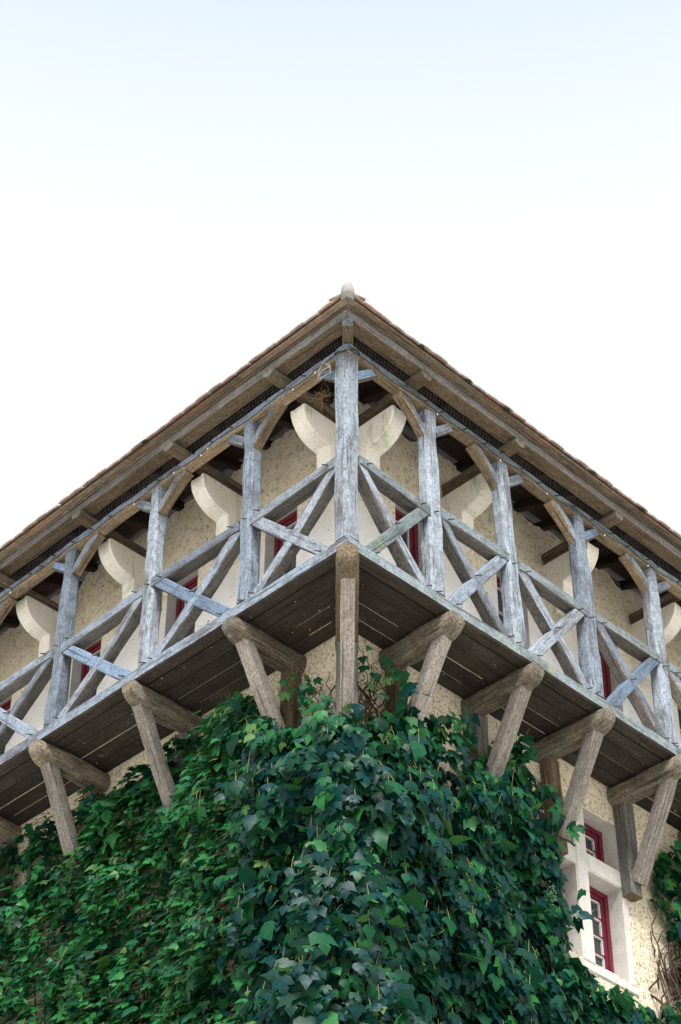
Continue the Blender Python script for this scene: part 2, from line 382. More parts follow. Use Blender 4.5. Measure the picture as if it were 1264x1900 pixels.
# ---- windows of the upper floor
def casement(face, u0, u1, h0, h1, n, bars, name='window', left=.0):
    fr = .055; root = None
    c = P(face, (u0+u1)/2, n, (h0+h1)/2); bm = bmesh.new()
    def bx(a, b):
        q = [P(face, *a)-c, P(face, *b)-c]; lo = [min(q[0][i], q[1][i]) for i in range(3)]; hi = [max(q[0][i], q[1][i]) for i in range(3)]
        g = bmesh.ops.create_cube(bm, size=1)['verts']
        for v in g: v.co = Vector((lo[i]+(hi[i]-lo[i])*(v.co[i]+.5) for i in range(3)))
    # outer frame then, set back, the sash
    for k_, (ins, wd, n0, n1) in enumerate(((0, .045, n-.05, n+.02), (.046, .04, n-.045, n+.004))):
        a, b, p, q = u0+ins, u1-ins, h0+ins, h1-ins
        bx((a, n0, p), (a+wd, n1, q)); bx((b-wd, n0, p), (b, n1, q)); bx((a+wd, n0, p), (b-wd, n1, p+wd)); bx((a+wd, n0, q-wd), (b-wd, n1, q))
    me = bpy.data.meshes.new(name); bm.to_mesh(me); bm.free()
    win = link(name, me, RED, house, Matrix.Translation(c))
    a, b, p, q = u0+.087, u1-.087, h0+.087, h1-.087
    ys = [p+(q-p)*i/(bars+1) for i in range(bars+2)]
    for y0, y1 in zip(ys, ys[1:]):
        fbox('pane', face, a, b, n-.034, n-.028, y0+.008, y1-.008, GLASS, win, 0)
        for s in ((a, a+.012, y0, y1), (b-.012, b, y0, y1)): fbox('putty', face, s[0], s[1], n-.026, n-.006, s[2]+.012, s[3]-.012, PUTTY, win, 0)
        fbox('putty', face, a, b, n-.026, n-.006, y1-.02, y1-.009, PUTTY, win, 0)
    for y in ys[1:-1]: fbox('glazing_bar', face, a, b, n-.04, n-.002, y-.008, y+.008, RED, win, 0)
    return win
for f in 'LR':
    for (a, b) in UPW[f]: casement(f, a+.004, b-.004, .354, 1.655, WN-.13, 3)
for (a, b, c, d) in LOW: casement('R', a+.004, b-.004, c+.004, d-.004, WN-.17, 1 if d > -.6 else 3)
# cut stone dressings of the cross window
surr = fbox('stone_window_surround', 'R', 3.505, 3.66, WN-.20, WN+.012, -2.05, -.48, CUT, house, .012)
fbox('transom', 'R', 3.662, 4.14, WN-.20, WN+.010, -1.142, -.973, CUT, surr, .012)
fbox('transom', 'R', 3.02, 3.503, WN-.20, WN+.010, -1.142, -.973, CUT, surr, .012)
fbox('jamb_stone', 'R', 4.112, 4.19, WN-.2, WN+.006, -2.05, -1.145, CUT, surr, .01)
fbox('jamb_stone', 'R', 4.112, 4.18, WN-.2, WN+.005, -.970, -.47, CUT, surr, .01)
fbox('sill_stone', 'R', 2.95, 4.22, WN-.2, WN+.015, -2.14, -2.052, CUT, surr, .015)
fbox('lintel_stone', 'R', 3.0, 4.18, WN-.2, WN+.007, -.507, -.44, PLASTER, surr, .01)

# ---- corbels of cream stone carrying the roof joists
CORBS = {'L': [.80, 2.09, 3.38, 4.61, 5.9, 7.2], 'R': [.83, 2.03, 3.42, 4.72, 6.0, 7.3]}
def corbel(face, u):
    "a quarter-round stone bracket whose curved front is hollowed between two arrises, on a short neck"
    top = [(-.80, 2.0), (-.20, 2.0)]
    arc = [(-.182, 1.985), (-.186, 1.94), (-.203, 1.88), (-.238, 1.82), (-.285, 1.772), (-.345, 1.735), (-.41, 1.712), (-.475, 1.705)]
    neck = [(-.505, 1.70), (-.508, 1.60), (-.515, 1.50), (-.56, 1.42), (-.65, 1.37), (-.80, 1.34)]
    wd = .165; X = D(face, 0, 1, 0); W = frame(P(face, u, 0, 0), X, Vector((0, 0, 1))); rings = []; sd_ = rnd.uniform(0, 99)
    for y, dep in ((-1, .012), (-.94, 0), (-.80, 0), (-.62, .016), (-.3, .026), (0, .03), (.3, .026), (.62, .016), (.80, 0), (.94, 0), (1, .012)):
        r = []
        for i, (n_, h_) in enumerate(top+arc+neck):
            k_ = 1 if 2 <= i < 2+len(arc) else 0
            edge = .010 if abs(y) == 1 and i > 0 else 0
            d = dep*k_ if abs(y) < 1 else edge
            dx, dz = (-.62*d, .5*d) if k_ else (-edge, 0)
            q = .005*noise.noise(Vector((n_*9+sd_, h_*9, y*2)))
            r.append(Vector((n_+dx+q, y*wd/2*(1+.05*noise.noise(Vector((h_*5, sd_, n_*4)))), h_+dz+q)))
        rings.append(r)
    o = loft(rings, W, 'corbel', [CORB], house)
    fbox('joist_pad', face, u-.05, u+.05, -.80, -.30, 2.003, 2.102, BROWN, o, .012, .004)
for f in 'LR':
    for u in CORBS[f]: corbel(f, u)

# ================================================================== BALCONY
# floor frame (the part), then its sub-parts
bm = bmesh.new()
for f, s in (('L', 0), ('R', 1)):
    a, b = P(f, .70, -.70, -.02), P(f, LEN, -.748, -.085)
    g = bmesh.ops.create_cube(bm, size=1)['verts']; lo = [min(a[i], b[i]) for i in range(3)]; hi = [max(a[i], b[i]) for i in range(3)]
    if f == 'R': lo[0] = .7485
    for v in g: v.co = Vector((lo[i]+(hi[i]-lo[i])*(v.co[i]+.5) for i in range(3)))
me = bpy.data.meshes.new('balcony'); bm.to_mesh(me); bm.free()
# (the ledger against the wall; the floor boards are separate)
bal = link('balcony', me, SHAD, house)
POSTS = {'L': [1.22, 2.45, 3.70, 4.94, 6.18, 7.42], 'R': [1.05, 2.03, 3.05, 4.10, 5.15, 6.2, 7.25]}
LEANS = {'L': [(.00, .01), (.0, .0), (.02, -.05), (0, .02), (0, 0), (.01, 0)], 'R': [(.015, -.01), (.04, -.06), (.015, -.025), (0, -.01), (0, 0), (.01, 0), (0, 0)]}
OUT = {f: D(f, 0, 1, 0) for f in 'LR'}
# corner post
beam('post', (.085, .085, DECK+.0), (.085, .085, DECK+2.10), .165, .165, (-1, 0, 0), PALE, bal, ch=.2, rough=.012, bow=.006)
for f in 'LR':
    # sill (edge beam) in lengths, rounded and weathered
    cuts = [.0]+[p+.0 for p in POSTS[f][1::2]]+[LEN]
    for i, (a, b) in enumerate(zip(cuts, cuts[1:])):
        mi = None
        p0, p1 = P(f, a+(.003 if i else -.0), -.062, -.066+rnd.uniform(-.004, .004)), P(f, b, -.062, -.066+rnd.uniform(-.004, .004))
        if i == 0: mi = (-1 , 0)
        beam('sill_beam', p0 + (D(f, .062, 0, 0) if i == 0 else Vector()), p1, .128, .124, OUT[f], [GREEN if f == 'R' else GREY, DARKW], bal, ch=.12, rough=.006, miter=(-1, 0) if i == 0 else None)
    # posts
    for j, u in enumerate(POSTS[f]):
        l0, l1 = LEANS[f][j]
        wd = .135 if f == 'L' else .15
        beam('post', P(f, u+l0, -.078, .003), P(f, u+l1, -.070, 2.0), wd*rnd.uniform(.95, 1.05), .14, OUT[f], PALE if (f == 'R' and j == 0) else (GREY if j % 2 == 0 else PALE), bal, ch=.2, rough=.022, bow=rnd.uniform(-.028, .028), taper=(1.04, .92))
    # wall plate on top of the posts
    cuts = [.0]+POSTS[f][1::2]+[LEN]
    for i, (a, b) in enumerate(zip(cuts, cuts[1:])):
        p0, p1 = P(f, a if i else .055, -.055, 2.047), P(f, b-.003, -.055, 2.05)
        beam('top_plate', p0, p1, .105, .115, OUT[f], [GREEN if f == 'R' else GREY, TAN], bal, ch=.14, rough=.008, miter=(-1, 0) if i == 0 else None)
    # hand rails, cross braces and knee braces, bay by bay
    ps = [.085]+POSTS[f]
    RH = {'L': [.905, .905, .895, .88, .88, .88], 'R': [.935, .955, .955, .955, .95, .95, .95]}[f]
    for j, (a, b) in enumerate(zip(ps, ps[1:])):
        r0 = RH[j]-.055; drop = {'L': [.03, -.02, .04, 0, 0, 0], 'R': [.05, 0, .02, -.01, 0, 0, 0]}[f][j]
        a1, b1 = a+.075, b-.055
        bl = PALE if (j == 0 and f == 'L') else (GREEN if f == 'R' else GREY)
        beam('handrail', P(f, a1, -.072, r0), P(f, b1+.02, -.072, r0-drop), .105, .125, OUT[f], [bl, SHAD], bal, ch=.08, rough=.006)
        # long brace: from under the rail near the corner down to the sill at the far post
        t0, t1 = P(f, a1+.025, -.075, r0-.035), P(f, b1-.06, -.070, -.03)
        m1 = [GREY if j % 2 else PALE, SHAD if rnd.random() < .8 else STRUT]
        beam('cross_brace', t0, t1, .105, .11, OUT[f], m1, bal, ch=.1, rough=.012, bow=rnd.choice((-1, 1))*.02)
        # short brace the other way, halved over the first and standing 8 mm proud
        t0, t1 = P(f, b1-.07, -.062, r0-drop-.03), P(f, a1+.09, -.058, -.035)
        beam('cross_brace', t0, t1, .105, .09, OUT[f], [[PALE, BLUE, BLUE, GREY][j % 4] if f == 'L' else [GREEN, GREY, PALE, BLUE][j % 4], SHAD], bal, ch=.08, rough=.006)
    for j, u in enumerate(ps):
        uu = u+(LEANS[f][j-1][1]*.9 if j else 0)
        if j:  # long curved brace on the side of the corner
            beam('knee_brace', P(f, uu-.035, -.075, 1.70), P(f, uu-.36, -.075, 2.01), .075, .09, OUT[f], [PALE, TAN], bal, ch=.15, rough=.01, bow=(.02 if f == 'L' else -.02), taper=(1, 1.1))
        beam('knee_brace', P(f, uu+.05, -.06, 1.80), P(f, uu+.25, -.06, 1.985), .085, .08, OUT[f], [PALE if j % 3 else BLUE, SHAD], bal, ch=.1, rough=.005)
    # iron pegs: on the plate, on the rail ends, at the brace crossings
pegme = None
def peg(face, u, n, h, tilt):
    global pegme
    if pegme is None:
        bm = bmesh.new(); bmesh.ops.create_cone(bm, cap_ends=True, segments=6, radius1=.0065, radius2=.005, depth=.055)
        pegme = bpy.data.meshes.new('peg'); bm.to_mesh(pegme); bm.free(); pegme.materials.append(IRON)
    x = D(face, tilt, 1, -.2); W = frame(P(face, u, n, h), Vector((0, 0, 1)) if False else x.orthogonal(), x)
    link('peg', pegme, None, bal, W)
for f in 'LR':
    u = .3
    while u < 5.6:
        peg(f, u, .022, 2.045+rnd.uniform(-.03, .03), rnd.uniform(.2, .6)); u += rnd.uniform(.17, .3)
    ps = [.085]+POSTS[f]
    for j, (a, b) in enumerate(zip(ps[:5], ps[1:6])):
        for uu, hh in ((a+.16, .86), (b-.17, .84), (b-.02, .84), (a+.23, -.01), (b-.02, .0), (b-.13, -.005), ((a+b)/2, .43)):
            peg(f, uu+rnd.uniform(-.01, .01), .012, hh+rnd.uniform(-.015, .015), rnd.uniform(.2, .6))

# boards of the floor seen from below (mitred at the corner, one length per bay)
BR = {'L': [1.31, 2.57, 3.80, 5.05, 6.3, 7.55], 'R': [1.22, 2.19, 3.11, 4.12, 5.15, 6.2, 7.25]}
edges_n = [-.128, -.285, -.44, -.60, -.748]
for f in 'LR':
    cuts = [None]+BR[f]+[LEN]
    for i, (a, b) in enumerate(zip(cuts, cuts[1:])):
        for k_, (n0, n1) in enumerate(zip(edges_n, edges_n[1:])):
            g0, g1 = n0-.004-rnd.uniform(0, .003), n1+.004
            z0 = -.125+rnd.uniform(-.006, .008); z1 = z0+.035
            ua0, ua1 = (-g0+.004, -g1+.004) if a is None else (a+.004, a+.004)
            c = P(f, (max(ua0, ua1)+b)/2, (g0+g1)/2, z0)
            q = [P(f, ua0, g0, 0)-P(f, 0, 0, 0), P(f, b-.004, g0, 0)-P(f, 0, 0, 0), P(f, b-.004, g1, 0)-P(f, 0, 0, 0), P(f, ua1, g1, 0)-P(f, 0, 0, 0)]
            cc = (q[0]+q[1]+q[2]+q[3])/4; W = frame(Vector((cc.x, cc.y, DECK+z0)), D(f, 1, 0, 0), Vector((0, 0, 1))); Wi = W.to_3x3().inverted()
            bm = bmesh.new(); lo = [bm.verts.new(Wi @ (v-cc)) for v in q]; hi = [bm.verts.new(Wi @ (v-cc)+Vector((0, 0, .035))) for v in q]
            bm.faces.new(lo); bm.faces.new(hi)
            for e in range(4): bm.faces.new((lo[e], lo[(e+1) % 4], hi[(e+1) % 4], hi[e]))
            bmesh.ops.recalc_face_normals(bm, faces=bm.faces)
            me = bpy.data.meshes.new('floor_board'); bm.to_mesh(me); bm.free(); link('floor_board', me, DARKW, bal, W)
            if k_ in (1, 2) and rnd.random() < .8:
                ua = (a if a is not None else -g1)+rnd.uniform(.02, .3); ub = b-rnd.uniform(.02, .3)
                fbox('joint_strip', f, ua, ub, n1-.0022, n1+.0022, -.127, -.118, JOINT, bal, 0)  # thin pale line along some of the board joints

# ================================================================== BRACKETS under the balcony
def log_beam(p0, p1, w, d, mat, parent, nose=.16, seed=0):
    "a rough beam whose outer end is rounded upwards like a ship's nose"
    p0, p1 = Vector(p0), Vector(p1); L = (p1-p0).length; W = frame(p0, p1-p0, Vector((0, 0, 1))); rings = []
    xs = [L*i/12*.86 for i in range(13)]+[L-nose*.75*1, L-nose*.5, L-nose*.28, L-nose*.12, L-nose*.03, L]
    xs = sorted(set(round(x, 4) for x in xs))
    for x in xs:
        t = max(0, (x-(L-nose))/nose); lift = d*.62*(1-math.sqrt(max(0, 1-t*t))); sq = 1-.12*t*t
        r = []
        for k_ in range(12):
            an = 2*math.pi*(k_+.5)/12; cy, cz = math.cos(an), math.sin(an)
            e = .62; yy = math.copysign(abs(cy)**e, cy)*w/2*sq; zz = math.copysign(abs(cz)**e, cz)*d/2
            if zz < d*.3: zz = -d/2+lift+(zz+d/2)*(1-lift/d/.85)
            q = 1+.16*noise.noise(Vector((x*5, k_*.8, seed*3.7)))+.05*noise.noise(Vector((x*14, k_*2, seed)))
            r.append(Vector((x, yy*q, zz-d/2 if k_ > 99 else zz*(q if zz < 0 else 1)-d/2)))
        rings.append(r)
    return loft(rings, W, 'bracket_beam', [mat], parent, smooth=False)
STB = {'L': [(1.36, -.60, -1.02), (2.66, -.60, -1.05), (3.90, -.6, -1.08), (5.1, -.6, -1.05), (6.35, -.6, -1.05), (7.6, -.6, -1.05)],
       'R': [(1.28, -.6, -1.05), (2.26, -.60, -1.05), (3.20, -.6, -1.08), (4.20, -.60, -1.10), (5.2, -.6, -1.1), (6.25, -.6, -1.1), (7.3, -.6, -1.1)]}
for f in 'LR':
    for j, u in enumerate(BR[f]):
        w_ = rnd.uniform(.18, .21); d_ = .19
        bb = log_beam(P(f, u, WN-.05, -.131), P(f, u+rnd.uniform(-.015, .015), .035, -.131), w_, d_, LOG, house, .17, j+(9 if f == 'R' else 0))
        us, ns, hs = STB[f][j]
        beam('strut', P(f, us, ns-.03, hs), P(f, u+.01, -.13, -.27), .125*rnd.uniform(.9, 1.08), .115, OUT[f], STRUT, bb, ch=.12, rough=.012, bow=rnd.uniform(-.012, .012))
        beam('wall_post', P(f, us-.015, WN+.065, hs-.12), P(f, us-.035, WN+.065, -.30), .15, .12, OUT[f], [SHAD if j % 2 else BROWN, BROWN], bb, ch=.12, rough=.014)
# corner bracket on the diagonal
e = lambda t, h: Vector((t, t, DECK+h))
bb = log_beam(e(.80, -.131), e(-.03, -.131), .185, .25, BROWN, house, .2, 30)
diag = Vector((-1, -1, 0))
beam('strut', e(.66, -1.32), e(.10, -.33), .108, .12, diag, STRUT, bb, ch=.12, rough=.008)
beam('wall_post', e(.70, -1.75), e(.70, -.36), .17, .16, diag, [SHAD, BROWN], bb, ch=.1, rough=.012)

# ================================================================== ROOF
SL = .335               # rise per metre of the flared eave
EV, EH = .145, 2.302    # outer edge of the purlin and underside of the boards there
TIP = .285
def rz(n): return EH+(EV-n)*SL
bm = bmesh.new()
prof = [(TIP-.03, rz(TIP-.03)+.032), (-.75, rz(-.75)+.032), (-4.2, rz(-.75)+.032+3.45*.85)]
for f in 'LR':
    for (n0, h0), (n1, h1) in zip(prof, prof[1:]):
        q = [(-n0, n0, h0), (LEN+.5, n0, h0), (LEN+.5, n1, h1), (-n1, n1, h1)]
        lo = [bm.verts.new(P(f, *x)) for x in q]; hi = [bm.verts.new(P(f, x[0], x[1], x[2]+.02)) for x in q]
        bm.faces.new(lo); bm.faces.new(hi)
        for i in range(4): bm.faces.new((lo[i], lo[(i+1) % 4], hi[(i+1) % 4], hi[i]))
bmesh.ops.recalc_face_normals(bm, faces=bm.faces)
me = bpy.data.meshes.new('roof'); bm.to_mesh(me); bm.free()
roof = link('roof', me, RUST, house)
for f in 'LR':
    cuts = [0]+[2.25, 4.7, 7.1]+[LEN]
    # purlin: grey outer face, brown underneath
    for i, (a, b) in enumerate(zip(cuts, cuts[1:])):
        p0, p1 = P(f, a-(.075 if i == 0 else 0), .077, 2.249), P(f, b-.003, .077, 2.249)
        beam('eaves_purlin', p0, p1, .098, .136, OUT[f], [PURL, BROWN], roof, ch=.07, rough=.004, miter=(-1, 0) if i == 0 else None)
    # soffit boards along the eaves, in separate lengths
    for k_, (n0, n1) in enumerate(((TIP-.035, .18), (.176, .05), (.045, -.12), (-.125, -.30), (-.305, -.5), (-.505, -.72))):
        x = -n0-0.0; first = True; rr = random.Random(k_*5+(1 if f == 'L' else 2))
        while x < LEN:
            x1 = min(LEN, x+rr.uniform(1.2, 2.3)); c = P(f, (x+x1)/2, (n0+n1)/2, 0)
            d0, d1 = rz(n0)+rr.uniform(0, .004), rz(n1)+rr.uniform(0, .004)
            q = [P(f, x+.002, n0-.002, d0), P(f, x1-.002, n0-.002, d0), P(f, x1-.002, n1+.002, d1), P(f, (-n1 if first else x)+.002, n1+.002, d1)]
            cc = sum(q, Vector())/4; W = frame(cc, D(f, 1, 0, 0), Vector((0, 0, 1))); Wi = W.to_3x3().inverted()
            bm = bmesh.new(); lo = [bm.verts.new(Wi @ (v-cc)) for v in q]; hi = [bm.verts.new(Wi @ (v-cc)+Vector((0, 0, .024))) for v in q]
            bm.faces.new(lo); bm.faces.new(hi)
            for e_ in range(4): bm.faces.new((lo[e_], lo[(e_+1) % 4], hi[(e_+1) % 4], hi[e_]))
            bmesh.ops.recalc_face_normals(bm, faces=bm.faces)
            me = bpy.data.meshes.new('soffit_board'); bm.to_mesh(me); bm.free()
            link('soffit_board', me, EAVE if k_ < 2 else RUST, roof, W)
            x = x1; first = False
    # rafters in the dark above the gallery
    u = .55
    while u < LEN:
        beam('rafter', P(f, u, -.02, rz(-.02)-.048), P(f, u+rnd.uniform(-.02, .02), -min(u, .95), rz(-min(u, .95))-.048), .07, .085, (0, 0, 1), RUST, roof, ch=.1, rough=.004, seg=3)
        u += rnd.uniform(.36, .46)
    # joists lying on the corbels and out over the plate
    for u in CORBS[f]:
        if u < 1: u += .0
        rnd_end = rnd.uniform(.15, .19)
        beam('roof_joist', P(f, u+.0, -.95, 2.149), P(f, u-.02, rnd_end, 2.149), .12, .098, (0, 0, 1), [LOG, BROWN], roof, ch=.25, rough=.012, taper=(1.05, .95))
beam('roof_joist', (.9, .9, DECK+2.15), (-.128, -.128, DECK+2.15), .09, .10, (0, 0, 1), [PALE, BROWN], roof, ch=.1, rough=.004)
# wire netting that closes the slot between plate and purlin
L_ = []
for f in 'LR':
    u = .1
    while u < 6.2:
        s = rnd.uniform(-.012, .012); L_.append(([P(f, u, -.004, 2.098), P(f, u+.012+s, .012, 2.205)], .0013, None)); u += .038
    for h in (2.125, 2.165): L_.append(([P(f, x*.3, .004, h+rnd.uniform(-.003, .003)) for x in range(0, 21)], .0008, None))
tag(tubes('wire_netting', L_, WIRE, roof, ns=4), kind='stuff')
# plain clay tiles: the two lowest courses piece by piece
def tile_mesh(seed):
    rr = random.Random(seed); bm = bmesh.new(); w_, l_, t_ = .165, .26, .014; pts = []
    for y, z in ((0, 0), (.09, .004), (.18, .006), (l_, .0)):
        for x in (-w_/2, 0, w_/2): pts.append((x+rr.uniform(-.002, .002), y+rr.uniform(-.003, .003), z+.004*(1-(2*x/w_)**2)))
    lo = [bm.verts.new(p) for p in pts]; hi = [bm.verts.new((p[0], p[1], p[2]+t_)) for p in pts]
    for r in range(3):
        for c in range(2):
            a = r*3+c; bm.faces.new((lo[a], lo[a+1], lo[a+4], lo[a+3])); bm.faces.new((hi[a], hi[a+3], hi[a+4], hi[a+1]))
    ring = [0, 1, 2, 5, 8, 11, 10, 9, 6, 3]
    for a, b in zip(ring, ring[1:]+ring[:1]): bm.faces.new((lo[a], lo[b], hi[b], hi[a]))
    bmesh.ops.recalc_face_normals(bm, faces=bm.faces)
    me = bpy.data.meshes.new('roof_tile'); bm.to_mesh(me); bm.free(); me.materials.append(TILE); return me
TM = [tile_mesh(i) for i in range(5)]
sl_ = math.atan(SL)
stuffV, stuffF = [], []
for f in 'LR':
    inward = D(f, 0, -math.cos(sl_), math.sin(sl_)); nrm = D(f, 0, math.sin(sl_), math.cos(sl_)); along = D(f, 1, 0, 0)
    for course in range(9):
        nn = TIP-.004-course*.11
        u = -nn+.10+(.0 if course % 2 == 0 else .085)
        cnt = 0
        while u < LEN:
            tilt = .055 if course else .0
            lift = .036+.017*min(course, 1)+.016*(1 if course else 0)
            base = P(f, u+rnd.uniform(-.003, .003), nn+rnd.uniform(-.008, .008), rz(nn)+lift+rnd.uniform(-.003, .003))
            z = (nrm + inward*(-tilt)+along*rnd.uniform(-.03, .03)).normalized(); y = (inward-z*inward.dot(z)).normalized(); x = y.cross(z)
            W = Matrix.Identity(4)
            for i in range(3): W[i][0] = x[i]; W[i][1] = y[i]; W[i][2] = z[i]; W[i][3] = base[i]
            me = TM[rnd.randrange(5)]
            if course < 2 and u < 6.5: link('roof_tile', me, None, roof, W)
            elif u > -nn+.05:
                b0 = len(stuffV); stuffV += [tuple(W @ v.co) for v in me.vertices]; stuffF += [tuple(b0+i for i in p.vertices) for p in me.polygons]
            u += .172
me = bpy.data.meshes.new('upper_tiles'); me.from_pydata(stuffV, [], stuffF); tag(link('upper_tiles', me, TILE, roof), kind='stuff')
# hip caps running up from the corner; the lowest is closed by a rounded cement nose
hipdir = Vector((1, 1, SL)).normalized(); hx = Vector((1, -1, 0)).normalized(); hz = hx.cross(hipdir); hz = hz if hz.z > 0 else -hz
for i in range(8):
    t = -TIP+.01+i*.24
    base = Vector((t, t, DECK+rz(-t)+.045))
    W = frame(base, hipdir, hz)
    if i == 0:
        rings = []
        for x, s_ in ((-.035, .25), (-.025, .55), (0, .82), (.05, 1), (.14, 1.02), (.26, .98)):
            rings.append([Vector((x, math.sin(a_)*.060*s_, max(-.035, math.cos(a_)*.125*s_))) for a_ in [2*math.pi*q/12 for q in range(12)]])
        loft(rings, W, 'hip_nose', [HIPC], roof, smooth=True)
    else:
        rings = []
        for x in (0, .14, .28):
            o_ = [Vector((x, math.cos(math.pi*q/8)*.085, math.sin(math.pi*q/8)*.085+.01)) for q in range(9)]
            n_ = [Vector((x, math.cos(math.pi*q/8)*.070, math.sin(math.pi*q/8)*.070+.005)) for q in range(8, -1, -1)]
            rings.append(o_+n_)
        loft(rings, W, 'hip_tile', [TILE], roof)

# cushions of moss on the edge of the tiles
MOSS = simple('dark_green_moss', (.03, .05, .018), .95, .1, .5, 80)
for f, u in (('R', 1.22), ('R', 1.72), ('R', 2.9), ('R', 3.62), ('R', .62), ('L', 2.3), ('R', 4.4)):
    bm = bmesh.new(); bmesh.ops.create_icosphere(bm, subdivisions=2, radius=1)
    for v in bm.verts:
        q = 1+.5*noise.noise(v.co*1.7+Vector((u*5, 0, 0))); v.co = Vector((v.co.x*.034*q, v.co.y*.018*q, v.co.z*.010*q))
    me = bpy.data.meshes.new('moss'); bm.to_mesh(me); bm.free()
    link('moss', me, MOSS, roof, Matrix.Translation(P(f, u, TIP-.005, rz(TIP)+.030)) @ Matrix.Rotation(0 if f == 'R' else R(90), 4, 'Z'))
# bits of fluff and cobweb under the floor
bm = bmesh.new(); rr = random.Random(77)
for i in range(60):
    f = rr.choice('LR'); u = rr.uniform(.4, 5.2); n_ = -rr.uniform(.08, min(.7, u))
    bmesh.ops.create_icosphere(bm, subdivisions=1, radius=rr.uniform(.003, .0075), matrix=Matrix.Translation(P(f, u, n_, -.129)) @ Matrix.Diagonal((rr.uniform(.6, 1.8), rr.uniform(.6, 1.6), .6, 1)))
me = bpy.data.meshes.new('seed_fluff'); bm.to_mesh(me); bm.free(); tag(link('seed_fluff', me, CORD, bal), kind='stuff')

# ================================================================== things hanging on the balcony
def cable(face, label):
    pts = []; u = .0; rr = random.Random(11 if face == 'L' else 12)
    while u < 6.0:
        pts.append(P(face, u, .022+rr.uniform(0, .006), 1.985+.018*math.sin(u*9)+rr.uniform(-.006, .006))); u += .09
    o = tubes('light_string', [(pts, .0045, None)], CABLE, None, ns=5); tag(o, label, 'light string', 'light strings along the top plates')
    bm = bmesh.new(); bmesh.ops.create_uvsphere(bm, u_segments=6, v_segments=5, radius=.0065)
    for v in bm.verts: v.co.z *= 1.7
    me = bpy.data.meshes.new('bulb'); bm.to_mesh(me); bm.free(); me.materials.append(BULB)
    for p in [q for q in pts if rr.random() < .13]: link('bulb', me, None, o, Matrix.Translation(p+Vector((0, 0, -.022))))
cable('L', 'thin black light cable with tiny bulbs along the top beam left of the corner post')
cable('R', 'thin black light cable with tiny bulbs along the top beam right of the corner post')
# a wound bit of cable round the head of the corner post
ring = []
for i in range(25):
    a = 2*math.pi*i/24; s = .100
    ring.append(Vector((.085+math.cos(a)*s*1.1, .085+math.sin(a)*s*1.1, DECK+2.02+.02*math.sin(3*a))))
tag(tubes('wound_cable', [(ring, .007, None)], CABLE), 'black cable wound once round the head of the corner post', 'cable')
# white cord loops left of the post head
c0 = P('L', .26, .02, 1.93); pl = []
for pts in ([(0, .10), (-.05, .03), (-.075, -.05), (0, -.075), (.08, -.06), (.07, .0), (.04, .07), (.0, .10)], [(-.07, -.04), (-.01, -.005), (.06, 0.005), (.085, -.05)], [(-.02, .09), (.03, .05), (.07, -.02), (.075, -.085), (.03, -.09), (-.05, -.07)]):
    pp = [c0+D('L', -x, .01*math.sin(i*2), z) for i, (x, z) in enumerate(pts)]; pl.append((pp, .0045, None))
tag(tubes('cord_loop', pl, CORD), 'off-white cord hanging in loops beside the top of the corner post', 'cord')
tw = []; rr = random.Random(4); c1 = P('L', .40, -.10, 1.80)
for i in range(46):
    d = Vector((rr.gauss(0, 1), rr.gauss(0, 1), rr.gauss(0, .7))).normalized(); c = c1+Vector((rr.gauss(0, .025), rr.gauss(0, .045), rr.gauss(0, .035)))
    L = rr.uniform(.03, .08); tw.append(([c-d*L, c+Vector((rr.gauss(0, .01), 0, rr.gauss(0, .01))), c+d*L], .0028, .001))
tw.append(([c1, c1+Vector((0, 0, -.08)), c1+Vector((.005, .01, -.15))], .005, .003))
tag(tubes('twig_bundle', tw, TWIG, ns=4), 'ragged bundle of dry twigs stuck under the short brace left of the corner post', 'twigs')
# dry leaves caught under the floor
def dry_leaf(face, u, n, h, label):
    bm = bmesh.new(); rr = random.Random(int(u*100)); N = 7; vs = []
    for i in range(N):
        a = 2*math.pi*i/N; r = .022*(1+.4*math.cos(3*a))*rr.uniform(.8, 1.2); vs.append(bm.verts.new((r*math.cos(a), r*math.sin(a)*.7, .008*math.sin(2*a))))
    c = bm.verts.new((0, 0, .006))
    for i in range(N): bm.faces.new((c, vs[i], vs[(i+1) % N]))
    me = bpy.data.meshes.new('dry_leaf'); bm.to_mesh(me); bm.free()
    W = Matrix.Translation(P(face, u, n, h)) @ Matrix.Rotation(rr.uniform(0, 6), 4, 'Z') @ Matrix.Rotation(.9, 4, 'X')
    tag(link('dry_leaf', me, LEAFO, None, W), label, 'leaf', 'dry leaves caught under the balcony floor')
dry_leaf('L', 1.62, -.44, -.155, 'dry orange leaf under the floor boards left of the first left bracket')
dry_leaf('L', 3.55, -.50, -.155, 'dry orange leaf under the floor boards near the third left bracket')
dry_leaf('L', 3.72, -.05, -.22, 'dry red-brown leaf on the nose of the third left bracket')
dry_leaf('R', .42, -.25, -.150, 'dry red leaf under the floor boards just right of the corner bracket')
dry_leaf('L', .95, -.52, -.152, 'dry pale leaf under the floor boards between the corner bracket and the first left one')

